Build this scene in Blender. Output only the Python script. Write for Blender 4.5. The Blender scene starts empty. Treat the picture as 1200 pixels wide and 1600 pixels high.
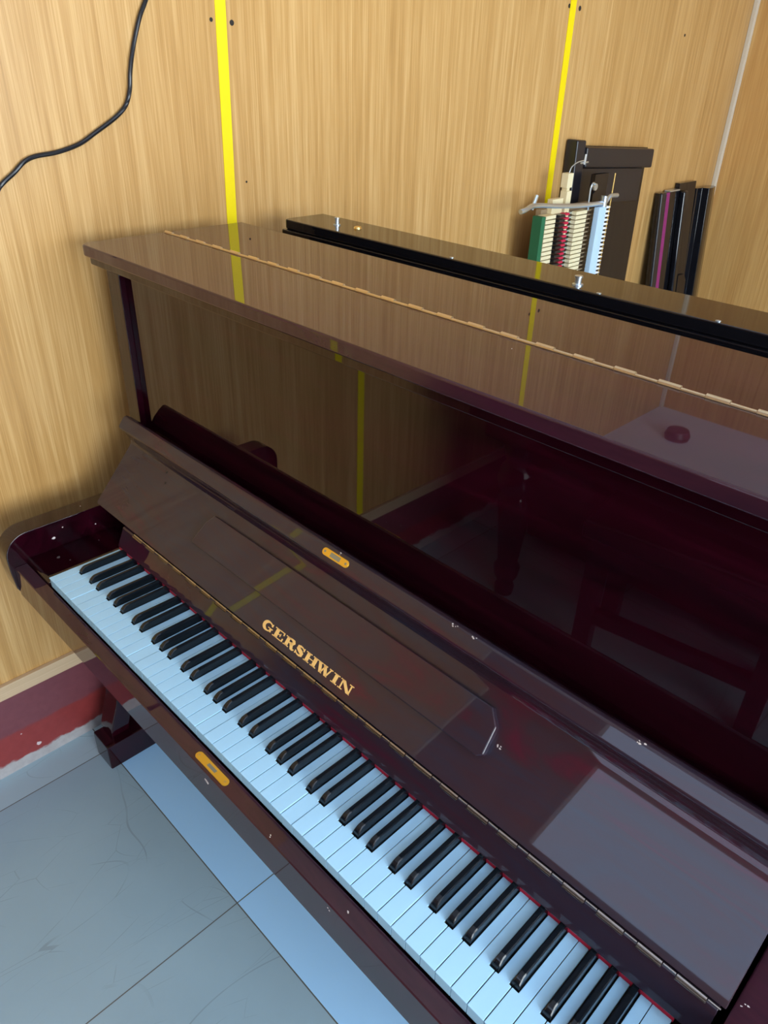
import bpy, bmesh, math, random
from mathutils import Vector, Euler
random.seed(7)
SC = bpy.context.scene
COL = SC.collection
PI = math.pi
K = 0.70                       # height of the white key tops above the floor

# ------------------------------------------------------------------ camera
cd = bpy.data.cameras.new('camera'); cam = bpy.data.objects.new('camera', cd); COL.objects.link(cam)
cam.location = (1.27266, -0.37196, 0.87326 + K)
cam.rotation_euler = Euler((1.02676698, -0.0277022350, 0.793659569), 'XYZ')
cd.sensor_fit = 'VERTICAL'; cd.sensor_height = 36.0; cd.sensor_width = 27.0
cd.lens = 1160.07 / 1600 * 36.0
cd.clip_start = 0.02; cd.clip_end = 60
SC.camera = cam
# ------------------------------------------------------------------ view
SC.view_settings.view_transform = 'Standard'
try: SC.view_settings.look = 'None'
except Exception: pass
SC.view_settings.gamma = 1.0
SC.view_settings.use_curve_mapping = False
SC.view_settings.exposure = 0.0
# ------------------------------------------------------------------ world
w = bpy.data.worlds.new('sky'); SC.world = w; w.use_nodes = True
bg = w.node_tree.nodes['Background']
bg.inputs[0].default_value = (0.55, 0.75, 1.0, 1); bg.inputs[1].default_value = 1.0
# ------------------------------------------------------------------ daylight through the windows
def area(name, loc, rot, sx, sy, power, color):
    l = bpy.data.lights.new(name, 'AREA'); l.shape = 'RECTANGLE'; l.size = sx; l.size_y = sy
    l.energy = power; l.color = color
    o = bpy.data.objects.new(name, l); COL.objects.link(o); o.location = loc; o.rotation_euler = rot
    return o
DAY = (0.84, 0.94, 1.0)
DAY_F = (0.60, 0.72, 1.0)
W1 = dict(x0=0.32, x1=2.70, z0=1.78, z1=2.42)          # window in the front wall (behind the camera)
W2 = dict(y0=-1.75, y1=1.45, z0=0.55, z1=2.30)         # window in the right wall
area('daylight_front', ((W1['x0'] + W1['x1']) / 2, -1.98, (W1['z0'] + W1['z1']) / 2), (PI / 2, 0, 0), 2.38, 0.64, 9, DAY_F)
area('daylight_right', (4.08, (W2['y0'] + W2['y1']) / 2, (W2['z0'] + W2['z1']) / 2), (PI / 2, 0, PI / 2), 3.2, 1.75, 300, DAY)

# ------------------------------------------------------------------ materials
def srgb(r, g, b):
    f = lambda c: (c / 255) / 12.92 if c <= 10 else ((c / 255 + 0.055) / 1.055) ** 2.4
    return (f(r), f(g), f(b), 1)
def mat(name, col, rough=0.5, metal=0.0, coat=0.0, spec=0.5, ior=1.5):
    m = bpy.data.materials.new(name); m.use_nodes = True
    b = m.node_tree.nodes['Principled BSDF']
    b.inputs['Base Color'].default_value = col if len(col) == 4 else (*col, 1)
    b.inputs['Roughness'].default_value = rough; b.inputs['Metallic'].default_value = metal
    b.inputs['Coat Weight'].default_value = coat; b.inputs['Coat Roughness'].default_value = 0.02
    b.inputs['Specular IOR Level'].default_value = spec; b.inputs['IOR'].default_value = ior
    return m
def N(m, t, **kw):
    n = m.node_tree.nodes.new(t)
    for k, v in kw.items(): setattr(n, k, v)
    return n
def L(m, a, b): m.node_tree.links.new(a, b)
def BS(m): return m.node_tree.nodes['Principled BSDF']
def ramp(m, fac, stops, interp='LINEAR'):
    r = N(m, 'ShaderNodeValToRGB'); r.color_ramp.interpolation = interp
    e = r.color_ramp.elements
    e[0].position, e[0].color = stops[0]; e[1].position, e[1].color = stops[-1]
    for p_, c_ in stops[1:-1]:
        q = e.new(p_); q.color = c_
    L(m, fac, r.inputs[0]); return r.outputs[0]
def pos(m, scale=(1, 1, 1), loc=(0, 0, 0), rot=(0, 0, 0)):
    g = N(m, 'ShaderNodeNewGeometry'); mp = N(m, 'ShaderNodeMapping')
    mp.inputs['Scale'].default_value = scale; mp.inputs['Location'].default_value = loc; mp.inputs['Rotation'].default_value = rot
    L(m, g.outputs['Position'], mp.inputs[0]); return mp.outputs[0]
def noise(m, vec, scale, detail=3, rough=0.5, dist=0.0):
    n = N(m, 'ShaderNodeTexNoise'); n.inputs['Scale'].default_value = scale; n.inputs['Detail'].default_value = detail
    n.inputs['Roughness'].default_value = rough; n.inputs['Distortion'].default_value = dist
    L(m, vec, n.inputs['Vector']); return n.outputs[0]
def mixc(m, f, a, b, mode='MIX'):
    n = N(m, 'ShaderNodeMix', data_type='RGBA', blend_type=mode)
    for s_, v in ((0, f), (6, a), (7, b)):
        if hasattr(v, 'is_output'): L(m, v, n.inputs[s_])
        else: n.inputs[s_].default_value = v
    return n.outputs[2]
def math_(m, op, a, b=None):
    n = N(m, 'ShaderNodeMath', operation=op)
    for i, v in ((0, a), (1, b)):
        if v is None: continue
        if hasattr(v, 'is_output'): L(m, v, n.inputs[i])
        else: n.inputs[i].default_value = v
    return n.outputs[0]

def wood_panel(name, cols, rough=0.33):
    """vertical-grained laminate board"""
    m = mat(name, (0.5, 0.3, 0.1), rough)
    fine = noise(m, pos(m, (1, 1, 0.016)), 330, 2, 0.6)
    mid = noise(m, pos(m, (1, 1, 0.022), (3, 1, 0)), 60, 3, 0.55, 0.15)
    big = noise(m, pos(m, (1, 1, 0.07), (7, 2, 0)), 7, 2, 0.5, 0.5)
    f = math_(m, 'ADD', math_(m, 'ADD', math_(m, 'MULTIPLY', fine, 0.40), math_(m, 'MULTIPLY', mid, 0.40)), math_(m, 'MULTIPLY', big, 0.20))
    col = ramp(m, f, [(0.34, cols[0]), (0.48, cols[1]), (0.62, cols[2])])
    L(m, col, BS(m).inputs['Base Color'])
    return m
M = {}
M['wood'] = wood_panel('beech_laminate', [(0.40, 0.212, 0.062, 1), (0.51, 0.285, 0.092, 1), (0.64, 0.395, 0.155, 1)])
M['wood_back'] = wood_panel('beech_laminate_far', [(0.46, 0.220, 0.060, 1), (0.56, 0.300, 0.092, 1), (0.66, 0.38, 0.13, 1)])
M['wood_front'] = wood_panel('brown_laminate', [(0.20, 0.09, 0.035, 1), (0.27, 0.13, 0.055, 1), (0.34, 0.17, 0.08, 1)])
M['yellow'] = mat('yellow_tape', srgb(240, 214, 0), 0.4)
def batten(name, c0, c1):
    m = mat(name, c0, 0.5)
    L(m, mixc(m, noise(m, pos(m, (6, 0.6, 60)), 6, 3), c0, c1), BS(m).inputs['Base Color']); return m
M['batten'] = batten('pale_batten', (0.50, 0.34, 0.19, 1), (0.68, 0.50, 0.32, 1))
M['white_strip'] = mat('white_corner_strip', (0.62, 0.53, 0.40), 0.5)

def mahogany():
    m = mat('mahogany_lacquer', (0.03, 0.004, 0.008), 0.02)
    n = noise(m, pos(m, (0.6, 5, 5)), 3.5, 4, 0.6, 1.2)
    L(m, ramp(m, n, [(0.35, (0.007, 0.0008, 0.0024, 1)), (0.62, (0.018, 0.0012, 0.0045, 1)), (0.8, (0.034, 0.0024, 0.008, 1))]), BS(m).inputs['Base Color'])
    return m
M['mahogany'] = mahogany()
def sheen_lacquer(name, lo, hi):  # mahogany figure with a sheen of light put into the base colour
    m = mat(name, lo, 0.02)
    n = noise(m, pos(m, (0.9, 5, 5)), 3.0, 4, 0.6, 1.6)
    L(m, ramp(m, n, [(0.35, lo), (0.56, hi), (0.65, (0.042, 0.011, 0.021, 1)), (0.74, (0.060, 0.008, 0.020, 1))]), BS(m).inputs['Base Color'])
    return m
M['mahogany_sheen'] = sheen_lacquer('mahogany_sheen_tint', (0.024, 0.020, 0.034, 1), (0.032, 0.016, 0.024, 1))  # lavender veil of daylight on the lacquer, painted into the colour
M['mahogany_lit'] = sheen_lacquer('mahogany_lit', (0.028, 0.009, 0.016, 1), (0.042, 0.012, 0.020, 1))  # lighter lacquer copy, ceiling reflection on upward faces put into its colour
M['black'] = mat('black_lacquer', (0.006, 0.006, 0.008), 0.05)
M['black_satin'] = mat('black_satin', (0.012, 0.012, 0.016), 0.28)
M['key_white'] = mat('white_key_plastic', (0.44, 0.76, 0.99), 0.22)  # bluish daylight on the white keys is put into this colour
M['key_wood'] = mat('key_wood', (0.30, 0.22, 0.13), 0.6)
M['key_black'] = mat('black_key_plastic', (0.006, 0.009, 0.013), 0.11, spec=0.38)
M['felt'] = mat('red_felt', (0.55, 0.015, 0.05), 0.95)
M['brass'] = mat('brass', (0.80, 0.56, 0.20), 0.28, 1.0)
M['nickel'] = mat('dull_nickel', (0.42, 0.38, 0.34), 0.25, 1.0)
M['hinge_brass'] = mat('pale_brass', (0.72, 0.58, 0.36), 0.32, 0.9)
M['brass_y'] = mat('yellow_brass_plate', (0.90, 0.55, 0.06), 0.35, 0.75)
M['brass_in'] = mat('lock_inset', (0.32, 0.36, 0.34), 0.35, 0.8)
M['gold'] = mat('gold_letter', (0.95, 0.60, 0.20), 0.45, 0.1)
M['steel'] = mat('pale_steel', (0.62, 0.72, 0.80), 0.28, 0.9)
M['alu'] = mat('painted_rail', (0.50, 0.68, 0.85), 0.4)
M['chip'] = mat('chip_mark', (0.62, 0.55, 0.52), 0.7)
M['maroon_felt'] = mat('magenta_felt', (0.25, 0.02, 0.12), 0.95)
M['green_felt'] = mat('green_felt', (0.02, 0.13, 0.05), 0.95)
M['maple'] = mat('maple', (0.78, 0.68, 0.42), 0.55)
M['hammer'] = mat('hammer_felt', (0.80, 0.80, 0.78), 0.9)
M['cable'] = mat('black_cable', (0.006, 0.007, 0.010), 0.3)
M['hole'] = mat('screw_hole', (0.02, 0.015, 0.01), 0.8)
M['ceiling'] = mat('ceiling_paint', (0.86, 0.84, 0.92), 0.6)
M['wallpaint'] = mat('pale_wall_paint', (0.60, 0.62, 0.66), 0.6)
M['frame'] = mat('window_frame', (0.25, 0.16, 0.08), 0.4)
M['door'] = mat('door_paint', (0.35, 0.2, 0.1), 0.4)
M['rubber'] = mat('rubber_dark', (0.02, 0.02, 0.02), 0.7)
M['cushion'] = mat('bench_cushion', (0.03, 0.004, 0.008), 0.35)

def red_plaster():
    m = mat('red_wall_paint', (0.4, 0.05, 0.05), 0.38)
    g = N(m, 'ShaderNodeNewGeometry'); s = N(m, 'ShaderNodeSeparateXYZ'); L(m, g.outputs['Position'], s.inputs[0])
    big = noise(m, pos(m, (1, 1, 2.2)), 16, 5, 0.6); sm = noise(m, pos(m), 55, 3, 0.6)
    # upper band slightly greyer, deep red below
    zup = math_(m, 'ADD', s.outputs[2], math_(m, 'MULTIPLY', big, 0.02))
    up = ramp(m, zup, [(0.128, (0, 0, 0, 1)), (0.137, (1, 1, 1, 1))])
    red = mixc(m, sm, (0.20, 0.026, 0.026, 1), (0.29, 0.042, 0.040, 1))
    pale = mixc(m, sm, (0.14, 0.038, 0.050, 1), (0.20, 0.060, 0.072, 1))
    col = mixc(m, up, red, pale)
    # scraped edge near the floor
    zl = math_(m, 'SUBTRACT', s.outputs[2], math_(m, 'MULTIPLY', big, 0.062))
    low = ramp(m, zl, [(0.0, (1, 1, 1, 1)), (0.006, (0, 0, 0, 1))])
    col = mixc(m, low, col, mixc(m, sm, (0.30, 0.27, 0.27, 1), (0.48, 0.46, 0.46, 1)))
    fl = ramp(m, noise(m, pos(m, (1, 1, 1.6), (5, 2, 1)), 30, 2, 0.5), [(0.735, (0, 0, 0, 1)), (0.745, (1, 1, 1, 1))])
    col = mixc(m, fl, col, (0.60, 0.50, 0.50, 1))
    L(m, col, BS(m).inputs['Base Color']); return m
M['red'] = red_plaster()

TX0, TY0, TSX, TSY = -0.175, 0.092, 0.582, 0.60
def tiles():
    m = mat('grey_floor_tile', (0.3, 0.35, 0.4), 0.30)
    g = N(m, 'ShaderNodeNewGeometry'); s = N(m, 'ShaderNodeSeparateXYZ'); L(m, g.outputs['Position'], s.inputs[0])
    tx = math_(m, 'DIVIDE', math_(m, 'SUBTRACT', s.outputs[0], TX0), TSX)
    ty = math_(m, 'DIVIDE', math_(m, 'SUBTRACT', s.outputs[1], TY0), TSY)
    def joint(t, half):
        fr = math_(m, 'FRACT', math_(m, 'ADD', t, 0.5))
        d = math_(m, 'ABSOLUTE', math_(m, 'SUBTRACT', fr, 0.5))
        return math_(m, 'LESS_THAN', d, half)
    j = math_(m, 'MAXIMUM', joint(tx, 0.0022), joint(ty, 0.0022))
    grey = mixc(m, noise(m, pos(m), 3.5, 4, 0.6), (0.25, 0.365, 0.44, 1), (0.32, 0.45, 0.53, 1))
    blue = mixc(m, noise(m, pos(m), 3.0, 3, 0.5), (0.34, 0.62, 0.93, 1), (0.40, 0.68, 0.97, 1))  # sky reflection on this row of tiles, painted in as blue
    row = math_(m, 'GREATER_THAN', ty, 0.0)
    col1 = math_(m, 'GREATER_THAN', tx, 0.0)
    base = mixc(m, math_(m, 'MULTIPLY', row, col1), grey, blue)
    pale = (0.36, 0.50, 0.57, 1)
    base = mixc(m, math_(m, 'LESS_THAN', tx, 0.0), base, pale)
    # fine scratches
    sc = None
    for k, (scl, rot_, th) in enumerate(((2.6, 0.5, 0.0022), (4.5, 1.9, 0.0028), (8.5, 2.6, 0.004), (6.0, 1.2, 0.003))):
        v = N(m, 'ShaderNodeTexVoronoi', feature='DISTANCE_TO_EDGE'); v.inputs['Scale'].default_value = scl
        nv = N(m, 'ShaderNodeTexNoise'); nv.inputs['Scale'].default_value = 2.2; nv.inputs['Detail'].default_value = 1
        pv = pos(m, (1, 0.45, 1), (k * 3.1, k * 1.7, 0), (0, 0, rot_))
        L(m, pv, nv.inputs['Vector'])
        add = N(m, 'ShaderNodeVectorMath', operation='MULTIPLY_ADD'); L(m, nv.outputs['Color'], add.inputs[0])
        add.inputs[1].default_value = (0.5, 0.5, 0.5); L(m, pv, add.inputs[2])
        L(m, add.outputs[0], v.inputs['Vector'])
        line = math_(m, 'LESS_THAN', v.outputs['Distance'], th)
        msk = ramp(m, noise(m, pos(m, (1, 1, 1), (k * 9, 4, 0)), 5.0, 2), [(0.50, (0, 0, 0, 1)), (0.60, (1, 1, 1, 1))])
        line = math_(m, 'MULTIPLY', line, msk)
        sc = line if sc is None else math_(m, 'MAXIMUM', sc, line)
    sc = math_(m, 'MULTIPLY', sc, math_(m, 'SUBTRACT', 1.0, row))
    base = mixc(m, math_(m, 'MULTIPLY', sc, 0.30), base, (0.10, 0.12, 0.13, 1))
    col = mixc(m, j, base, (0.10, 0.10, 0.09, 1))
    L(m, col, BS(m).inputs['Base Color'])
    return m
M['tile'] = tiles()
def glass():
    m = bpy.data.materials.new('window_glass'); m.use_nodes = True; nt = m.node_tree
    for n in list(nt.nodes): nt.nodes.remove(n)
    o = nt.nodes.new('ShaderNodeOutputMaterial'); t = nt.nodes.new('ShaderNodeBsdfTransparent'); gl = nt.nodes.new('ShaderNodeBsdfGlossy')
    gl.inputs['Roughness'].default_value = 0.02; mx = nt.nodes.new('ShaderNodeMixShader'); mx.inputs[0].default_value = 0.06
    nt.links.new(t.outputs[0], mx.inputs[1]); nt.links.new(gl.outputs[0], mx.inputs[2]); nt.links.new(mx.outputs[0], o.inputs[0])
    return m
M['glass'] = glass()

# ------------------------------------------------------------------ object helpers (mesh z is given relative to the key tops, K is added)
WL = {}
def link(name, me, parent=None, loc=(0, 0, K)):
    o = bpy.data.objects.new(name, me); COL.objects.link(o)
    WL[o.name] = Vector(loc)
    if parent is not None:
        o.parent = parent; o.location = Vector(loc) - WL[parent.name]
    else: o.location = loc
    if me is not None and name not in ('gold_lettering','screw_hole','paint_chip','hammer'):
        wn = o.modifiers.new('weighted_normal', 'WEIGHTED_NORMAL'); wn.keep_sharp = True; wn.weight = 100; wn.mode = 'FACE_AREA'
    return o
def thing(name, label, cat, base, group=None):
    o = bpy.data.objects.new(name, None); COL.objects.link(o); o.empty_display_size = 0.05
    o.location = base; WL[o.name] = Vector(base); o['label'] = label; o['category'] = cat
    if group: o['group'] = group
    return o
def tag(o, label, cat, group=None):
    o['label'] = label; o['category'] = cat
    if group: o['group'] = group
    return o
def struct(o): o['kind'] = 'structure'; return o
def finish(bm, name, mats, bevel=0.0, seg=2, smooth=True, ang=35):
    bmesh.ops.recalc_face_normals(bm, faces=bm.faces)
    if bevel > 0:
        es = [e for e in bm.edges if len(e.link_faces) == 2 and e.calc_face_angle(0) > math.radians(28)]
        bmesh.ops.bevel(bm, geom=es, offset=bevel, segments=seg, profile=0.5, affect='EDGES', clamp_overlap=True)
    me = bpy.data.meshes.new(name); bm.to_mesh(me); bm.free()
    for m in (mats if isinstance(mats, (list, tuple)) else [mats]): me.materials.append(m)
    if smooth:
        for p_ in me.polygons: p_.use_smooth = True
        me.set_sharp_from_angle(angle=math.radians(ang))
    return me
def a_box(bm, x, y, z, mi=0, f=None):
    c = [Vector((a, b, d)) for d in z for b in y for a in x]
    if f: c = [Vector(f(v)) for v in c]
    v = [bm.verts.new(q) for q in c]
    for q in ((0, 2, 3, 1), (4, 5, 7, 6), (0, 1, 5, 4), (2, 6, 7, 3), (0, 4, 6, 2), (1, 3, 7, 5)):
        fc = bm.faces.new([v[i] for i in q]); fc.material_index = mi
def a_prism(bm, poly, a0, a1, f, mi=0):
    """poly of (u, v) extruded from a0 to a1; f(u, v, a) -> xyz"""
    A = [bm.verts.new(f(u, v, a0)) for u, v in poly]; B = [bm.verts.new(f(u, v, a1)) for u, v in poly]
    n = len(poly)
    bm.faces.new(A).material_index = mi; bm.faces.new(B[::-1]).material_index = mi
    for i in range(n):
        bm.faces.new((A[i], A[(i + 1) % n], B[(i + 1) % n], B[i])).material_index = mi
FX = lambda u, v, a: (a, u, v)      # profile in y,z along x
FZ = lambda u, v, a: (u, v, a)      # outline in x,y along z
FY = lambda u, v, a: (u, a, v)      # profile in x,z along y
def a_tube(bm, pts, r, seg=10, mi=0, cap=True):
    pts = [Vector(p_) for p_ in pts]; rings = []
    up = Vector((0.3, 0.5, 0.81)).normalized()
    for i, p_ in enumerate(pts):
        t = (pts[min(i + 1, len(pts) - 1)] - pts[max(i - 1, 0)]).normalized()
        a = t.cross(up)
        if a.length < 0.05: a = t.cross(Vector((1, 0, 0)))
        a.normalize(); b = t.cross(a)
        rr = r[i] if isinstance(r, (list, tuple)) else r
        rings.append([bm.verts.new(p_ + a * math.cos(2 * PI * k / seg) * rr + b * math.sin(2 * PI * k / seg) * rr) for k in range(seg)])
    for i in range(len(rings) - 1):
        for k in range(seg):
            bm.faces.new((rings[i][k], rings[i][(k + 1) % seg], rings[i + 1][(k + 1) % seg], rings[i + 1][k])).material_index = mi
    if cap:
        bm.faces.new(rings[0]).material_index = mi; bm.faces.new(rings[-1][::-1]).material_index = mi
def a_lathe(bm, prof, cx, cy, seg=28, mi=0):
    rings = [[bm.verts.new((cx + r * math.cos(2 * PI * k / seg), cy + r * math.sin(2 * PI * k / seg), z)) for k in range(seg)] for r, z in prof]
    for i in range(len(rings) - 1):
        for k in range(seg):
            bm.faces.new((rings[i][k], rings[i][(k + 1) % seg], rings[i + 1][(k + 1) % seg], rings[i + 1][k])).material_index = mi
    bm.faces.new(rings[0]).material_index = mi; bm.faces.new(rings[-1]).material_index = mi
def catmull(P, n=8):
    P = [Vector(p_) for p_ in P]; Q = [P[0] * 2 - P[1]] + P + [P[-1] * 2 - P[-2]]; out = []
    for i in range(1, len(Q) - 2):
        for k in range(n):
            t = k / n; a, b, c, d = Q[i - 1], Q[i], Q[i + 1], Q[i + 2]
            out.append(0.5 * ((2 * b) + (c - a) * t + (2 * a - 5 * b + 4 * c - d) * t * t + (3 * b - a - 3 * c + d) * t ** 3))
    out.append(P[-1]); return out
def arc(cx, cy, r, a0, a1, n=8):
    return [(cx + r * math.cos(math.radians(a0 + (a1 - a0) * i / n)), cy + r * math.sin(math.radians(a0 + (a1 - a0) * i / n))) for i in range(n + 1)]
def box(name, x, y, z, m, parent=None, bevel=0.0, loc=(0, 0, K), seg=2, f=None):
    bm = bmesh.new(); a_box(bm, x, y, z, 0, f); return link(name, finish(bm, name, m, bevel, seg), parent, loc)
def prism(name, poly, a0, a1, f, m, parent=None, bevel=0.0, seg=2, ang=35):
    bm = bmesh.new(); a_prism(bm, poly, a0, a1, f); return link(name, finish(bm, name, m, bevel, seg, ang=ang), parent)

# ================================================================== THE ROOM (world z: floor = -K in key coordinates)
XW, XR, YF, YB, ZF, ZC = -0.27, 4.0, -1.9, 3.25, -K, 1.766
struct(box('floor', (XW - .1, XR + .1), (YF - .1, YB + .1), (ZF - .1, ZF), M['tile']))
struct(box('ceiling', (XW - .1, XR + .1), (YF - .1, YB + .1), (ZC, ZC + .1), M['ceiling']))
struct(box('wall_left', (XW - .1, XW), (YF - .1, YB + .1), (-0.42, ZC), M['wood']))
struct(box('wall_left_base', (XW - .1, XW + .002), (YF - .1, YB + .1), (ZF, -0.42), M['red']))
struct(box('baseboard_left', (XW, XW + .012), (YF, YB), (-0.459, -0.4185), M['batten'], bevel=.002))
struct(box('wall_back', (XW, XR), (YB, YB + .1), (-0.42, ZC), M['wood_back']))
struct(box('wall_back_base', (XW, XR), (YB - .002, YB + .1), (ZF, -0.42), M['red']))
struct(box('baseboard_back', (XW + .012, XR), (YB - .012, YB), (-0.459, -0.4185), M['batten'], bevel=.002))
def holed_wall(name, axis, a, b, u0, u1, hole, m):
    bm = bmesh.new(); hu0, hu1, hz0, hz1 = hole
    for (p0, p1, q0, q1) in ((u0, hu0, ZF, ZC), (hu1, u1, ZF, ZC), (hu0, hu1, ZF, hz0), (hu0, hu1, hz1, ZC)):
        if axis == 'y': a_box(bm, (p0, p1), (a, b), (q0, q1))
        else: a_box(bm, (a, b), (p0, p1), (q0, q1))
    return struct(link(name, finish(bm, name, m)))
holed_wall('wall_front', 'y', YF - .1, YF, XW, XR, (W1['x0'], W1['x1'], W1['z0'] - K, W1['z1'] - K), M['wood_front'])
holed_wall('wall_right', 'x', XR, XR + .1, YF - .1, YB + .1, (W2['y0'], W2['y1'], W2['z0'] - K, W2['z1'] - K), M['wallpaint'])
def window(n, axis, c, u0, u1, z0, z1, nm):
    bm = bmesh.new(); t = .05
    def B(p0, p1, q0, q1, d=.03):
        if axis == 'y': a_box(bm, (p0, p1), (c - d, c + d), (q0, q1))
        else: a_box(bm, (c - d, c + d), (p0, p1), (q0, q1))
    B(u0, u1, z0, z0 + t); B(u0, u1, z1 - t, z1); B(u0, u0 + t, z0 + t, z1 - t); B(u1 - t, u1, z0 + t, z1 - t)
    for k in range(1, nm):
        x = u0 + (u1 - u0) * k / nm; B(x - .02, x + .02, z0 + t, z1 - t, .025)
    wdw = struct(link('window_%d' % n, finish(bm, 'window', M['frame'])))
    if axis == 'y': g = box('window_pane', (u0 + t, u1 - t), (c - .045, c - .042), (z0 + t, z1 - t), M['glass'], wdw)
    else: g = box('window_pane', (c + .042, c + .045), (u0 + t, u1 - t), (z0 + t, z1 - t), M['glass'], wdw)
window(1, 'y', YF - .045, W1['x0'], W1['x1'], W1['z0'] - K, W1['z1'] - K, 2)
window(2, 'x', XR + .025, W2['y0'], W2['y1'], W2['z0'] - K, W2['z1'] - K, 4)
# tapes over the board joints
def tape(n, y0b, y0t, wd, m, th=.0015):
    zb, zt = -0.4185, ZC
    bm = bmesh.new()
    poly = [(y0b - wd / 2, zb), (y0b + wd / 2, zb), (y0t + wd / 2, zt), (y0t - wd / 2, zt)]
    a_prism(bm, poly, XW, XW + th, lambda u, v, a: (a, u, v))
    return struct(link('trim_%d' % n, finish(bm, 'trim', m)))
tape(1, 0.640, 0.690, .026, M['yellow'])
tape(2, 1.942, 1.946, .031, M['yellow'])
tape(3, -0.48, -0.48, .026, M['yellow'])
struct(box('trim_6', (XW, XW + .018), (YF, YF + .022), (-0.4185, ZC), M['white_strip'], bevel=.003))
struct(box('trim_4', (XW, XW + .018), (YB - .022, YB), (-0.4185, ZC), M['white_strip'], bevel=.003))
for k, xx in enumerate((0.95, 2.15, 3.3)):
    struct(box('trim_%d' % (7 + k), (xx - .012, xx + .012), (YB - .0015, YB), (-0.4185, ZC), M['yellow']))
# screw holes in the boards
bm = bmesh.new()
for (y, z, r) in ((.648, .939, .0040), (.698, .936, .0055), (1.925, 1.036, .006), (1.983, 1.033, .007), (2.697, .991, .005), (.71, .63, .0025)):
    a_prism(bm, [(y + r * math.cos(k * PI / 5), z + r * math.sin(k * PI / 5)) for k in range(10)], XW, XW + .0006, lambda u, v, a: (a, u, v))
struct(link('trim_5', finish(bm, 'holes', M['hole'])))

# ================================================================== THE MAHOGANY PIANO
UW = 0.0235
XL, XRt = -0.155, 1.310           # outer faces of the sides
IL, IR = -0.107, 1.262            # inner faces
G = thing('upright_piano', 'glossy dark mahogany upright piano with open fallboard and gold GERSHWIN lettering', 'piano', (0.58, 0.30, 0))
MH = M['mahogany']
# --- sides with keyboard arms (profile in y,z)
def side_profile():
    P = [(0.287, 0.514), (0.287, 0.054)]
    P += [(0.20, 0.0500)]
    P += [(0.045, 0.0500)]
    P += arc(0.012, 0.000, 0.05, 85, 180, 10)           # rounded arm front
    P += [(-0.037, -0.030), (-0.033, -0.070)]
    P += [(-0.024, -0.090), (0.01, -0.112), (0.045, -0.125), (0.20, -0.13)]
    P += [(0.29, -0.13), (0.29, ZF + .10), (0.60, ZF + .10), (0.60, 0.514)]
    return P
for a0, a1 in ((XL, IL), (IR, XRt)):
    prism('side_panel', side_profile(), a0, a1, FX, MH if a0 < 0 else M['mahogany_lit'], G, bevel=.0025)  # right side takes the lighter lacquer copy, its brighter arm top painted in
# --- upper front panel, lower panel, back, keybed
box('upper_panel', (IL + .001, IR - .001), (0.300, 0.322), (0.03, 0.515), MH, G, .001)
box('lower_panel', (IL, IR), (0.275, 0.295), (ZF + .12, -0.13), MH, G, .002)
box('bottom_rail', (IL, IR), (0.270, 0.60), (ZF + .04, ZF + .12), MH, G, .003)
box('back_frame', (IL, IR), (0.50, 0.612), (ZF + .12, 0.508), M['black_satin'], G)
box('keybed', (IL, IR), (0.0, 0.285), (-0.125, -0.065), MH, G, .002)
# --- toe blocks with curved legs
for sx in (XL - .028, XRt - .049):
    x0, x1 = sx, sx + .077
    box('toe_block', (x0, x1), (0.065, 0.56), (ZF, ZF + .078), MH, G, .004)
    # scrolled leg
    yz = [(0.090, -.622), (0.092, -.605), (0.101, -.575), (0.116, -.530), (0.134, -.460), (0.140, -.380), (0.126, -.280), (0.102, -.200), (0.085, -.120),
          (0.185, -.120), (0.185, -.200), (0.195, -.280), (0.198, -.380), (0.190, -.460), (0.168, -.530), (0.150, -.575), (0.138, -.622)]
    lx0 = x0 - .006 if x0 < 0 else x0 + .022
    prism('scroll_leg', yz, lx0, lx0 + .061, FX, MH, G, bevel=.005, seg=2)
# --- key slip
slip = [(-0.003, -0.0200), (-0.0262, -0.0204), (-0.0278, -0.0220), (-0.0286, -0.0860), (-0.0270, -0.0890), (0.02, -0.0890), (0.02, -0.064), (-0.003, -0.064)]
prism('key_slip', slip, IL + .001, IR - .001, FX, M['mahogany_lit'], G, ang=18)
def stadium(cx, cy, hx, hy, n=8):
    r = hy
    return arc(cx + hx - r, cy, r, -90, 90, n) + arc(cx - hx + r, cy, r, 90, 270, n)
pl = prism('lock_plate', stadium(0.587, -0.0170, 0.0395, 0.0062), -0.0205, -0.0188, FZ, M['brass_y'], G, ang=50)
prism('lock_slot', [(0.577, -0.0195), (0.597, -0.0195), (0.597, -0.0145), (0.577, -0.0145)], -0.0190, -0.01865, FZ, M['brass_in'], pl)
for xx in (0.5535, 0.6205):
    prism('plate_screw', arc(xx, -0.0170, 0.0022, 0, 330, 11), -0.0190, -0.01845, FZ, M['brass'], pl)
# --- cheek blocks
def cheek(x0, x1, inner):
    bm = bmesh.new()
    # profile y,z of the block beside the keys
    P = [(-0.002, -0.020), (-0.001, -0.014), (0.004, -0.0105), (0.150, -0.0105), (0.185, -0.0105), (0.185, -0.06), (-0.002, -0.06)]
    a_prism(bm, P, x0, x1, FX)
    return link('cheek_block', finish(bm, 'cheek', MH, .0015), G)
cheek(IL + .0005, -0.0025, 1); cheek(1.2226, IR - .0005, -1)
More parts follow.
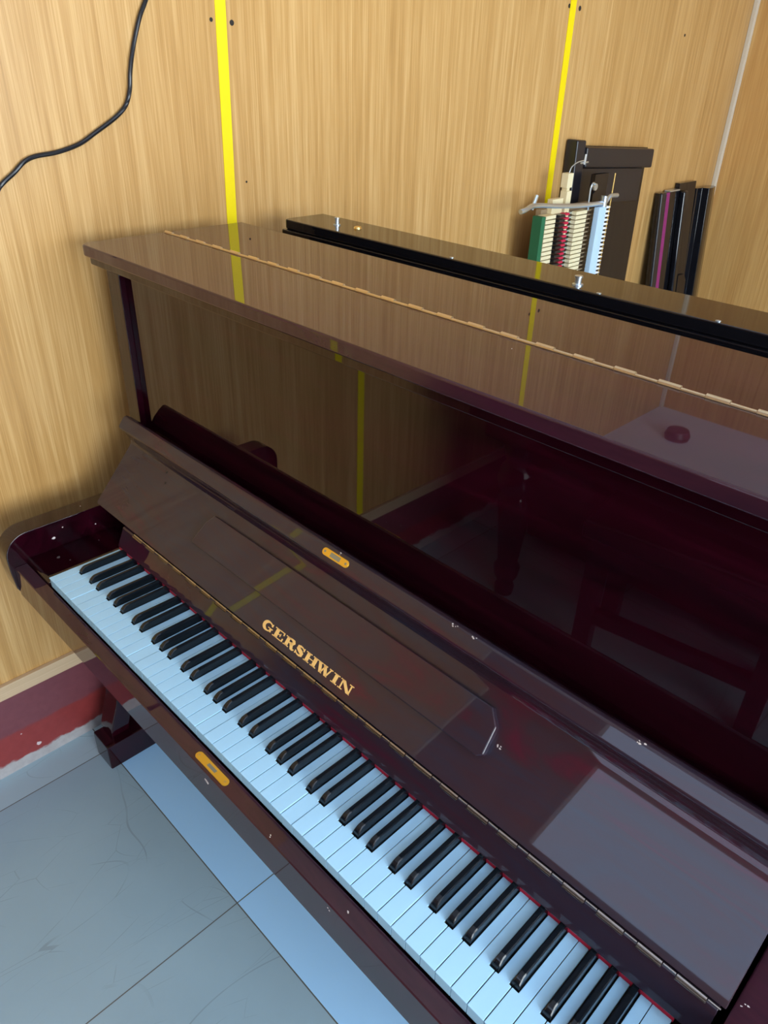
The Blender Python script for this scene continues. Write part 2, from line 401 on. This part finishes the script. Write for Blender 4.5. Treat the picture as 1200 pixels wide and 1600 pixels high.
# --- white keys
BO = {'A': .13, 'C': -.10, 'D': .10, 'F': -.13, 'G': 0.0}      # offset of the sharp after this natural, in key widths
CL = 0.0055 + 0.0011
def notch(i):
    a = 'ABCDEFG'[i % 7]; pr = 'ABCDEFG'[(i - 1) % 7]
    left = (BO[pr] * UW + CL) if (pr in BO and i > 0) else 0.0004
    right = (UW + BO[a] * UW - CL) if (a in BO and i < 51) else UW - 0.0004
    return round(left, 5), round(right, 5)
cache = {}
for i in range(52):
    l, r = notch(i)
    if (l, r) not in cache:
        bm = bmesh.new(); g = 0.0005
        out = [(g, 0), (UW - g, 0)]
        out += [(UW - g, 0.0500), (r, 0.0500)] if r < UW - .001 else []
        out += [(r, 0.1478), (l, 0.1478)]
        out += [(l, 0.0500), (g, 0.0500)] if l > .001 else []
        a_prism(bm, out, -0.0023, 0.0, FZ, 0)
        me1 = finish(bm, 'key_top', [M['key_white']], 0.0009, 2)
        bm = bmesh.new(); bm.from_mesh(me1); bpy.data.meshes.remove(me1)
        a_box(bm, (g, UW - g), (0.0016, 0.0035), (-0.022, -0.0023), 0); a_box(bm, (g + .0006, UW - g - .0006), (0.0035, 0.05), (-0.022, -0.0023), 1)
        a_box(bm, (l, r), (0.05, 0.1476), (-0.022, -0.0023), 1)
        cache[(l, r)] = finish(bm, 'white_key', [M['key_white'], M['key_wood']])
    link('white_key', cache[(l, r)], G, (i * UW, 0, K + (-0.0006 if i % 9 == 4 else 0)))
# --- black keys
def black_mesh():
    bm = bmesh.new()
    hb, ht = 0.0055, 0.0037
    sec = [(0.0508, 0.0520, 0.0, 1.0), ]
    rings = []
    # (y, z top, half width at the top) lofted front to back
    for (y, zt, wt, shift) in ((0.0520, 0.0015, hb, 0), (0.0538, 0.0060, 0.0047, 0), (0.0585, 0.0102, 0.0041, 0), (0.0615, 0.0118, ht, 0), (0.068, 0.0122, ht, 0), (0.1488, 0.0122, ht, 0)):
        yb = 0.0508 if y < 0.06 else y
        b = 0.0012
        ring = [(-hb, y if y > .06 else 0.0508 + (y - 0.052) * .6, -0.008), (-hb, y, min(0.0, zt)), (-wt - .0002, y, max(zt - b, zt * .5)), (-wt + b, y, zt), (wt - b, y, zt), (wt + .0002, y, max(zt - b, zt * .5)), (hb, y, min(0.0, zt)), (hb, y if y > .06 else 0.0508 + (y - 0.052) * .6, -0.008)]
        rings.append([bm.verts.new(q) for q in ring])
    for i in range(len(rings) - 1):
        for k in range(8):
            bm.faces.new((rings[i][k], rings[i][(k + 1) % 8], rings[i + 1][(k + 1) % 8], rings[i + 1][k]))
    bm.faces.new(rings[0]); bm.faces.new(rings[-1][::-1])
    return finish(bm, 'black_key', M['key_black'], ang=28)
bk = black_mesh()
for i in range(51):
    a = 'ABCDEFG'[i % 7]
    if a in BO: link('black_key', bk, G, ((i + 1 + BO[a]) * UW, 0, K))
# --- red felt strip and the rail behind the keys
box('name_felt', (-0.0005, 1.2228), (0.1480, 0.1535), (-0.004, 0.0050), M['felt'], G, .0006)
rail = [(0.1545, 0.0140), (0.1432, 0.0138), (0.1422, 0.0150), (0.1425, 0.0168), (0.1578, 0.0500), (0.1590, 0.0522), (0.161, 0.0535), (0.185, 0.0535), (0.185, 0.0005), (0.1545, 0.0005)]
prism('hinge_rail', rail, 0.010, 1.2530, FX, M['mahogany_sheen'], G, bevel=.0012, ang=45)
bm = bmesh.new()
x = 0.055; k = 0
while x < 1.255:
    ln = (0.030, 0.016)[k % 2] if k % 4 else 0.034
    a_tube(bm, [(x + .0006, .1600, .0558), (min(x + ln, 1.2555) - .0006, .1600, .0558)], .0021 if k % 2 == 0 else .0015, 8)
    if k % 2 == 0: a_box(bm, (x, min(x + ln, 1.2555)), (.1545, .1600), (.0537, .0541))
    x += ln; k += 1
link('long_hinge', finish(bm, 'hinge', M['nickel']), G)

# --- fallboard: s runs up the face from the hinge, h stands off the face
def FB(s, h): return (0.160 + 0.665 * s - 0.747 * h, 0.058 + 0.747 * s + 0.665 * h)
fbp = [(0.0015, 0.0), (0.139, 0.0)] + [(0.1465, 0.0008), (0.152, 0.0045), (0.1565, 0.0115), (0.1605, 0.0245), (0.1625, 0.036)] \
    + [(0.1640, 0.0415), (0.1665, 0.0446), (0.170, 0.0458), (0.187, 0.0470), (0.1915, 0.0458), (0.1950, 0.0420)] \
    + [(0.1965, 0.030), (0.1960, 0.012), (0.193, -0.002), (0.186, -0.0105), (0.175, -0.0145), (0.160, -0.0150), (0.0015, -0.0150)]
FXl, FXr = -0.1065, 1.2585
fb = prism('fallboard', [FB(s, h) for s, h in fbp], FXl, FXr, FX, M['mahogany_sheen'], G, bevel=.0012, ang=24)
F3 = lambda x, s, h: (x,) + FB(s, h)
# folded music desk lying on the face
desk = [(0.2265, 0.0575), (0.9005, 0.0575), (0.9085, 0.0640), (0.9060, 0.1040), (0.8890, 0.1230), (0.2450, 0.1230), (0.2320, 0.1040), (0.2240, 0.0640)]
bm = bmesh.new(); a_prism(bm, desk, -0.0005, 0.0115, F3)
link('music_desk', finish(bm, 'desk', M['mahogany_sheen'], .0022, 3), fb)
# brass lock plate on the lip
bm = bmesh.new(); a_prism(bm, stadium(0.5660, 0.1800, 0.0295, 0.0060), 0.0455, 0.0482, F3)
lp = link('lip_lock_plate', finish(bm, 'plate', M['brass_y'], .0004, 1), fb)
bm = bmesh.new(); a_prism(bm, [(0.555, 0.1765), (0.577, 0.1765), (0.577, 0.1835), (0.555, 0.1835)], 0.0482, 0.0485, F3)
for xx in (0.5425, 0.5895): a_prism(bm, arc(xx, 0.1800, 0.0020, 0, 330, 9), 0.0482, 0.0486, F3)
bm.to_mesh(lp.data) if False else None
link('fallboard_lock_detail', finish(bm, 'lockin', M['brass_in']), fb)
# --- gold lettering
def lettering():
    bm = bmesh.new()
    S0, S1 = 0.0136, 0.0287; H0, H1 = -0.0002, 0.00045
    def emit(poly, x0, x1):
        a_prism(bm, [(x0 + (x1 - x0) * u, S0 + (S1 - S0) * v) for u, v in poly], H0, H1, F3)
    def rect(u0, u1, v0, v1, x0, x1): emit([(u0, v0), (u1, v0), (u1, v1), (u0, v1)], x0, x1)
    def stroke(P, x0, x1):
        A, B = [], []
        for i, (u, v, wd) in enumerate(P):
            a = P[max(i - 1, 0)]; b = P[min(i + 1, len(P) - 1)]
            asp = (S1 - S0) / (x1 - x0)
            tx, ty = (b[0] - a[0]), (b[1] - a[1]) * asp
            q = math.hypot(tx, ty); nx, ny = -ty / q, tx / q
            A.append((u + nx * wd / 2, v + ny * wd / 2 / asp)); B.append((u - nx * wd / 2, v - ny * wd / 2 / asp))
        for i in range(len(P) - 1): emit([A[i], A[i + 1], B[i + 1], B[i]], x0, x1)
    sl = .10
    # G
    x0, x1 = .4650, .4900
    stroke([(0.50 + 0.40 * math.cos(math.radians(a)), 0.50 + 0.455 * math.sin(math.radians(a)), 0.09 + 0.19 * max(0, -math.cos(math.radians(a)))) for a in range(48, 321, 16)], x0, x1)
    rect(.70, .90, .06, .42, x0, x1); rect(.52, 1.0, .38, .47, x0, x1); emit([(.76, .68), (.90, .66), (.90, 1.0), (.80, .92)], x0, x1)
    # E
    x0, x1 = .4930, .5183
    rect(.14, .44, 0, 1, x0, x1); rect(0, .95, 0, sl, x0, x1); rect(0, .92, 1 - sl, 1, x0, x1); rect(.4, .66, .46, .55, x0, x1)
    emit([(.86, 0), (1.0, 0), (1.0, .36), (.90, .36)], x0, x1); emit([(.84, 1), (.96, 1), (.96, .68), (.88, .68)], x0, x1); rect(.62, .69, .34, .67, x0, x1)
    # R
    x0, x1 = .5212, .5475
    rect(.12, .38, 0, 1, x0, x1); rect(0, .50, 0, sl, x0, x1); rect(0, .5, 1 - sl, 1, x0, x1)
    stroke([(.38, .955, .09), (.58, .95, .12), (.74, .88, .20), (.79, .75, .25), (.74, .62, .20), (.58, .545, .11), (.38, .53, .08)], x0, x1)
    stroke([(.50, .53, .12), (.64, .46, .22), (.70, .30, .24), (.76, .12, .22), (.88, .05, .12), (1.0, .12, .07)], x0, x1)
    # S
    x0, x1 = .5490, .5700
    stroke([(.86, .72, .07), (.80, .86, .09), (.60, .95, .10), (.38, .94, .15), (.20, .84, .22), (.20, .70, .28), (.40, .57, .30), (.64, .45, .31), (.80, .32, .28), (.80, .17, .22), (.62, .06, .15), (.40, .05, .10), (.22, .14, .09), (.12, .30, .07)], x0, x1)
    rect(.82, .92, .66, 1.0, x0, x1); rect(.06, .16, 0, .34, x0, x1)
    # H
    x0, x1 = .5722, .6018
    for a in (.10, .66): rect(a, a + .24, 0, 1, x0, x1); rect(a - .10, a + .34, 0, sl, x0, x1); rect(a - .10, a + .34, 1 - sl, 1, x0, x1)
    rect(.3, .7, .45, .55, x0, x1)
    # W
    x0, x1 = .6005, .6345
    def bar(u0, v0, u1, v1, wd): emit([(u0 - wd / 2, v0), (u0 + wd / 2, v0), (u1 + wd / 2, v1), (u1 - wd / 2, v1)], x0, x1)
    bar(.14, .95, .36, .0, .19); bar(.36, .0, .52, .95, .08); bar(.48, .95, .72, .0, .19); bar(.72, .0, .90, .95, .08)
    rect(0, .32, 1 - sl, 1, x0, x1); rect(.36, .64, 1 - sl, 1, x0, x1); rect(.78, 1.0, 1 - sl, 1, x0, x1)
    # I
    x0, x1 = .6375, .6508
    rect(.26, .76, 0, 1, x0, x1); rect(0, 1, 0, sl, x0, x1); rect(0, 1, 1 - sl, 1, x0, x1)
    # N
    x0, x1 = .6535, .6815
    rect(.12, .21, 0, .95, x0, x1); rect(.80, .89, 0, 1, x0, x1); bar(.20, 1.0, .80, 0, .27)
    rect(0, .34, 0, sl, x0, x1); rect(0, .30, 1 - sl, 1, x0, x1); rect(.68, 1.0, 1 - sl, 1, x0, x1)
    return finish(bm, 'letters', M['gold'], smooth=False)
lt = link('gold_lettering', lettering(), fb); lt['label'] = 'gold serif letters reading GERSHWIN'
# dark screw holes and chips on the face
bm = bmesh.new()
for (x, s, r) in ((0.0600, 0.119, .0030), (0.047, 0.138, .0028), (0.0475, 0.143, .0022), (0.0485, 0.147, .0015)):
    a_prism(bm, arc(x, s, r, 0, 324, 9), 0.0, 0.0003, F3)
link('screw_hole', finish(bm, 'hole', M['hole'], smooth=False), fb)
def chip(cx, cs, n, sp, h, seed):
    rr = random.Random(seed)
    for k in range(n):
        bm = bmesh.new()
        x = cx + rr.uniform(-sp, sp); s = cs + rr.uniform(-.002, .002); r = rr.uniform(.0006, .0018)
        a_prism(bm, [(x + r * rr.uniform(.6, 1.3) * math.cos(a * PI / 3), s + r * .7 * rr.uniform(.6, 1.3) * math.sin(a * PI / 3)) for a in range(6)], h, h + .0003, F3)
        link('paint_chip', finish(bm, 'chip', M['chip'], smooth=False), fb)
chip(0.918, 0.083, 5, .004, 0.0, 1); chip(0.800, 0.1885, 5, .005, .0468, 2); chip(0.835, 0.1885, 4, .005, .0468, 3)
chip(1.075, 0.1890, 5, .006, .0468, 4); chip(0.570, 0.189, 2, .002, .0468, 5)

def chip_at(c, ax, n, sp, seed, rmax=.0016):
    """small bare marks on a flat face whose normal is axis ax"""
    rr = random.Random(seed); o = [i for i in range(3) if i != ax]
    for k in range(n):
        bm = bmesh.new(); cu = c[o[0]] + rr.uniform(-sp, sp); cv = c[o[1]] + rr.uniform(-sp, sp) * .6; r = rr.uniform(.4, 1) * rmax
        def f(u, v, a):
            q = [0, 0, 0]; q[o[0]] = u; q[o[1]] = v; q[ax] = a; return tuple(q)
        sg = -1 if ax == 1 else 1
        a_prism(bm, [(cu + r * rr.uniform(.5, 1.5) * math.cos(t * PI / 3), cv + r * rr.uniform(.4, .9) * math.sin(t * PI / 3)) for t in range(6)], c[ax] - sg * .0004, c[ax] + sg * .0003, f)
        link('paint_chip', finish(bm, 'chip', M['chip'], smooth=False), G)
chip_at((0.588, -0.0284, -0.040), 1, 2, .004, 11, .004); chip_at((0.859, -0.0280, -0.030), 1, 2, .003, 12)
chip_at((0.735, -0.022, -0.0202), 2, 2, .003, 13); chip_at((0.885, -0.017, -0.0202), 2, 2, .002, 14)
chip_at((-0.107, 0.060, 0.014), 0, 1, .001, 15, .0045); chip_at((-0.107, 0.082, 0.031), 0, 1, .001, 16, .003)
chip_at((-0.107, 0.150, 0.010), 0, 1, .001, 17, .002); chip_at((-0.130, 0.135, 0.050), 2, 1, .001, 18, .002)
chip_at((1.268, 0.185, 0.050), 2, 4, .006, 19); chip_at((1.2705, 0.212, 0.050), 2, 2, .003, 20); chip_at((0.741, 0.391, 0.567), 2, 1, .001, 21, .001)

# --- lid: front and back halves joined by a long hinge
ZL = 0.567
def lid_outline(y0, y1, rad, x0=-0.166, x1=1.321):
    return arc(x0 + rad, y0 + rad, rad, 180, 270, 8) + arc(x1 - rad, y0 + rad, rad, 270, 360, 8) + [(x1, y1), (x0, y1)] if rad else [(x0, y0), (x1, y0), (x1, y1), (x0, y1)]
prism('lid_front', lid_outline(0.246, 0.4255, .022), ZL - .021, ZL, FZ, M['mahogany_lit'], G, bevel=.0035, seg=3)
prism('lid_moulding', lid_outline(0.2545, 0.600, .018, -0.158, 1.313), ZL - .036, ZL - .0215, FZ, MH, G, bevel=.002, seg=2)
prism('lid_lower_moulding', lid_outline(0.290, 0.600, .006, -0.154, 1.309), ZL - .054, ZL - .0365, FZ, MH, G, bevel=.003, seg=2)
prism('lid_back', lid_outline(0.4295, 0.617, 0), ZL - .021, ZL, FZ, M['mahogany_lit'], G, bevel=.0022, seg=2)
bm = bmesh.new(); x = -0.160; k = 0
while x < 1.315:
    ln = 0.0285; xe = min(x + ln, 1.315)
    if k % 2 == 0: a_tube(bm, [(x + .0006, .4275, ZL + .0012), (xe - .0006, .4275, ZL + .0012)], .0031, 10)
    else: a_tube(bm, [(x, .4262, ZL + .0006), (xe, .4262, ZL + .0006)], .0022, 8)
    if k % 2 == 0: a_box(bm, (x, xe), (.4235, .4275), (ZL + .0001, ZL + .0006))
    x += ln; k += 1
link('lid_hinge', finish(bm, 'lidhinge', M['hinge_brass']), G)

# ================================================================== THE BLACK PIANO BEHIND, BACK TO BACK
B = thing('upright_piano', 'black upright piano standing behind the mahogany one, its folded lid top with small metal pegs', 'piano', (0.62, 0.95, 0))
BK = M['black']
def bl(x0, x1, y0, y1, rad): return arc(x0 + rad, y0 + rad, rad, 180, 270, 6) + [(x1, y0), (x1, y1), (x0, y1)]
prism('folded_lid', bl(-0.130, 1.40, 0.705, 0.820, .012), 0.5500, 0.5700, FZ, BK, B, bevel=.003)
prism('lid', bl(-0.134, 1.40, 0.698, 0.826, .010), 0.5265, 0.5495, FZ, BK, B, bevel=.003)
for a0, a1 in ((-0.118, -0.075), (1.33, 1.375)):
    prism('side_panel', [(0.70, 0.526), (0.82, 0.526), (0.86, 0.30), (0.92, 0.08), (1.10, 0.05), (1.27, 0.05), (1.31, 0.0), (1.30, -0.08), (1.20, -0.12), (1.04, -0.14), (1.04, ZF + .09), (1.22, ZF + .08), (1.22, ZF), (0.70, ZF)], a0, a1, FX, BK, B, bevel=.002)
box('back_frame', (-0.075, 1.33), (0.702, 0.81), (ZF + .05, 0.526), M['black_satin'], B)
box('keybed', (-0.075, 1.33), (0.90, 1.28), (-0.10, -0.05), BK, B, .002)
box('lower_panel', (-0.075, 1.33), (1.00, 1.02), (ZF + .05, -0.10), BK, B, .002)
def peg(x, y, m, r, h, fl=True):
    bm = bmesh.new()
    prof = [(r * 1.35, .5700), (r * 1.35, .5720), (r * .8, .5728), (r * .8, .570 + h * .8), (r, .570 + h * .82), (r, .570 + h)] if fl else [(r, .5700), (r, .5712), (r * .85, .570 + h * .8), (r * .4, .570 + h)]
    a_lathe(bm, prof, x, y, 16); return link('peg' if fl else 'bumper', finish(bm, 'peg', m, ang=40), B)
peg(-0.003, 0.752, M['steel'], .0058, .0155); peg(0.620, 0.728, M['steel'], .0068, .0150)
peg(0.052, 0.762, M['brass'], .0085, .0050, False)
for (x, y) in ((.672, .708), (.36, .712), (.865, .712)): peg(x, y, M['steel'], .004, .0016, False)

# ================================================================== LOOSE PIANO PARTS STANDING ON END AGAINST THE LEFT WALL
def lean(xt, zt, k, tilt=0.0, yc=0.0): return lambda v: (v.x + xt + (zt - v.z) * k, v.y, v.z - ((v.y - yc) * tilt if v.z > -0.5 else 0))
# --- action
A = thing('piano_action', 'piano action standing on end, rows of pale hammers beside a light blue rail', 'piano action', (-0.14, 1.95, 0))
def note():
    bm = bmesh.new(); s = 0.0105
    def b(y0, y1, x0, x1, m, z0=0, z1=None): a_box(bm, (x0, x1), (y0, y1), (z0, s if z1 is None else z1), m)
    b(-.205, -.150, -.052, -.020, 0)                      # whippen block
    b(-.150, -.105, -.050, -.030, 1, .002, .008)          # pale wood arm
    b(-.140, -.108, -.028, -.012, 2, .001, .009)          # dark damper block
    b(-.098, -.070, -.040, -.022, 3, .002, .009)          # red felt pad
    b(-.070, -.040, -.045, -.030, 4, .003, .008)
    b(-.045, .020, -.030, -.012, 0)                       # catcher block
    b(.020, .120, -.030, -.024, 1, .003, .007)            # shank
    a_tube(bm, [(-.026, .120, .005), (-.026, .160, .005), (-.020, .178, .005)], [.0052, .0050, .0030], 8, 5)   # felt head
    return finish(bm, 'hammer_note', [M['maple'], M['key_wood'], M['black_satin'], M['felt'], M['steel'], M['hammer']], ang=40)
nm = note()
for i in range(83): link('hammer', nm, A, (-0.130, 1.95, K + 0.462 - i * 0.01385))
box('green_felt_rail', (-.185, -.150), (1.722, 1.742), (ZF + .03, .472), M['green_felt'], A)
box('main_rail', (-.205, -.186), (1.765, 2.06), (ZF + .02, .485), M['key_wood'], A)
box('hammer_rail', (-.140, -.118), (2.006, 2.052), (ZF + .02, .480), M['alu'], A, .004)
box('damper_rail', (-.205, -.188), (2.065, 2.150), (ZF + .02, .570), M['black'], A)
bm = bmesh.new()
a_tube(bm, catmull([(-.13, 1.575, .505), (-.13, 1.60, .508), (-.14, 1.66, .514), (-.14, 1.80, .500), (-.14, 1.95, .490), (-.13, 2.03, .490), (-.14, 2.07, .486), (-.14, 2.10, .505), (-.14, 2.145, .505)], 4), .0075, 8)
a_tube(bm, [(-.13, 2.045, .474), (-.13, 2.045, .512)], .012, 12)
a_tube(bm, [(-.15, 1.66, .500), (-.15, 1.68, .540)], .006, 8)
link('bracket', finish(bm, 'bracket', M['steel']), A)
bm = bmesh.new()
a_box(bm, (-.19, -.165), (1.868, 1.895), (.40, .535)); a_box(bm, (-.19, -.165), (1.862, 1.892), (.545, .588)); a_box(bm, (-.19, -.17), (1.872, 1.888), (.53, .55)); a_box(bm, (-.19, -.17), (1.80, 1.86), (.47, .515))
link('wood_block', finish(bm, 'block', M['maple'], .001), A)
bm = bmesh.new(); a_tube(bm, catmull([(-.175, 1.880, .588), (-.175, 1.89, .605), (-.17, 1.915, .618), (-.165, 1.945, .622)], 4), .0018, 6)
a_tube(bm, [(-.165, 1.945, .610), (-.165, 1.947, .640)], .0035, 8); a_tube(bm, [(-.165, 1.925, .615), (-.165, 1.965, .616)], .003, 8)
link('hook_wire', finish(bm, 'hook', M['steel']), A)
bm = bmesh.new(); a_tube(bm, [(-.150, 2.125, -.68), (-.150, 2.125, .575)], .0024, 8)
link('brass_rod', finish(bm, 'rod', M['brass']), A)
bm = bmesh.new(); a_tube(bm, catmull([(-.15, 1.985, .47), (-.15, 1.982, .53), (-.15, 1.992, .552), (-.15, 2.008, .548)], 4), .003, 8); a_tube(bm, [(-.152, 2.008, .54), (-.146, 2.008, .54)], .011, 14)
link('eye_hook', finish(bm, 'eye', M['steel']), A)
for zz in (ZF, ):
    box('foot_bracket', (-.20, -.11), (1.70, 2.14), (ZF, ZF + .02), M['steel'], A, .003)
A.location.x += 0.017
# --- tall black board
T = thing('leaning_board', 'tall black board with thick top rail leaning on the wall behind the piano action', 'board', (-0.22, 2.27, 0))
ln = lean(-0.266, 0.655, 0.02, 0.055, 2.03)
box('board', (0, .020), (2.03, 2.535), (ZF, .655), BK, T, .0015, f=ln)
box('top_rail', (.020, .052), (2.06, 2.530), (.588, .652), M['black_satin'], T, .006, f=ln, seg=3)
box('middle_rail', (.020, .030), (2.06, 2.500), (.470, .585), M['black_satin'], T, .002, f=ln)
box('edge_rail', (.0, .045), (2.005, 2.060), (ZF, .672), M['black_satin'], T, .006, f=ln, seg=3)
# --- keyslip board with magenta felt
C1 = thing('leaning_board', 'narrow black board with a magenta felt strip, leaning left of the other small black boards', 'board', (-0.10, 2.73, 0))
ln = lean(-0.262, 0.455, 0.10)
box('board', (.0, .022), (2.700, 2.86), (ZF, .452), BK, C1, .002, f=ln)
box('rounded_edge', (.018, .034), (2.692, 2.735), (ZF, .455), M['black_satin'], C1, .006, f=ln, seg=3)
box('felt_strip', (.022, .027), (2.745, 2.773), (ZF + .01, .452), M['maroon_felt'], C1, .001, f=ln)
box('metal_tip', (.0, .026), (2.775, 2.86), (.452, .458), M['steel'], C1, .001, f=ln)
# --- second board with rounded lip
C2 = thing('leaning_board', 'black board with raised rounded lip between the magenta-felt board and the corner board', 'board', (-0.10, 2.92, 0))
ln = lean(-0.262, 0.455, 0.10)
box('board', (0, .018), (2.868, 3.02), (ZF, .478), BK, C2, .002, f=ln)
box('lip', (.018, .045), (2.868, 2.905), (ZF, .452), BK, C2, .010, f=ln, seg=4)
prism('folded_desk', [(2.94, ZF), (3.02, ZF), (3.02, .07), (2.995, .10), (2.94, .10)], .0, 1.0, lambda u, v, a: (-0.262 + .018 + a * .012 + (.455 - v) * .10, u, v), BK, C2, bevel=.002)
# --- corner board
C3 = thing('leaning_board', 'narrow black board standing nearest the room corner, right of the others', 'board', (-0.12, 3.12, 0))
ln = lean(-0.262, 0.455, 0.10)
bm = bmesh.new()
a_prism(bm, [(0, 3.032), (0.018, 3.032), (0.022, 3.075), (0.050, 3.085), (0.050, 3.125), (0.03, 3.190), (0.0, 3.190)], ZF, .447, lambda u, v, a: (-0.262 + u + (.455 - a) * .08, v, a))
link('board', finish(bm, 'corner_board', BK, .002), C3)

# ================================================================== CABLE ON THE WALL
cab = [(.60, 1.14), (.545, 1.04), (.501, .963), (.483, .933), (.462, .884), (.450, .845), (.444, .815), (.431, .788), (.405, .767), (.361, .743), (.324, .724), (.279, .712), (.237, .707), (.214, .699), (.192, .682), (.161, .660), (.13, .625), (.05, .60), (-.05, .66), (-.12, .85), (-.15, 1.15), (-.16, 1.45), (-.16, 1.76)]
bm = bmesh.new(); a_tube(bm, catmull([(XW + .0075, y, z) for y, z in cab], 6), .0042, 10)
tag(link('power_cable', finish(bm, 'cable', M['cable'])), 'thin black cable hanging in a curve across the wooden wall', 'cable')

# ================================================================== BEHIND THE CAMERA (seen as reflections in the lacquer)
P = thing('upright_piano', 'old dark mahogany upright piano with turned front legs, seen reflected in the polished panel', 'piano', (0.75, -1.25, 0))
MY = -1.12
box('body', (-0.02, 1.45), (MY - .55, MY), (ZF + .05, 0.30), MH, P, .004)
box('lid', (-0.05, 1.48), (MY - .58, MY + .03), (0.30, 0.33), MH, P, .006)
box('keybed', (0.0, 1.43), (MY, MY + .36), (-0.12, 0.02), MH, P, .006)
box('fallboard', (0.04, 1.39), (MY + .02, MY + .30), (0.02, 0.06), MH, P, .008)
lg = [(.030, ZF), (.034, ZF + .03), (.026, ZF + .05), (.040, ZF + .075), (.045, ZF + .11), (.034, ZF + .13), (.036, ZF + .15), (.050, ZF + .30), (.060, ZF + .38), (.050, ZF + .40), (.062, ZF + .42), (.070, ZF + .45), (.060, ZF + .49), (.045, ZF + .51), (.055, ZF + .54), (.055, ZF + .59)]
for xx in (0.11, 1.34):
    bm = bmesh.new(); a_lathe(bm, lg, xx, MY + .30, 32); link('turned_leg', finish(bm, 'leg', MH, ang=40), P)
Q = thing('piano_bench', 'dark mahogany piano bench with thick square legs, reflected beside the turned leg', 'bench', (0.72, -0.83, 0))
def BQ(v):     # turned slightly
    a = math.radians(-8); c, s_ = math.cos(a), math.sin(a); x, y = v.x - .70, v.y + .90
    return (.70 + c * x - s_ * y, -.90 + s_ * x + c * y, v.z)
box('seat', (0.40, 1.00), (-1.06, -0.72), (-0.26, -0.20), M['cushion'], Q, .012, seg=3, f=BQ)
box('seat_rail', (0.42, 0.98), (-1.04, -0.74), (-0.33, -0.26), MH, Q, .003, f=BQ)
for (xx, yy) in ((.45, -.77), (.95, -.77), (.45, -1.01), (.95, -1.01)):
    box('leg', (xx - .027, xx + .027), (yy - .027, yy + .027), (ZF, -0.33), MH, Q, .004, f=BQ)
box('stretcher', (0.45, 0.95), (-.785, -.755), (-.56, -.51), MH, Q, .003, f=BQ)
# lamp on the ceiling, reflected in the lid
bm = bmesh.new(); a_lathe(bm, [(.055, ZC), (.060, ZC - .02), (.050, ZC - .045), (.02, ZC - .05)], -0.02, 2.93, 24)
tag(link('smoke_detector', finish(bm, 'det', mat('maroon_plastic', (.12, .01, .02), .4))), 'small dark red round fitting on the ceiling near the far corner', 'ceiling fitting')
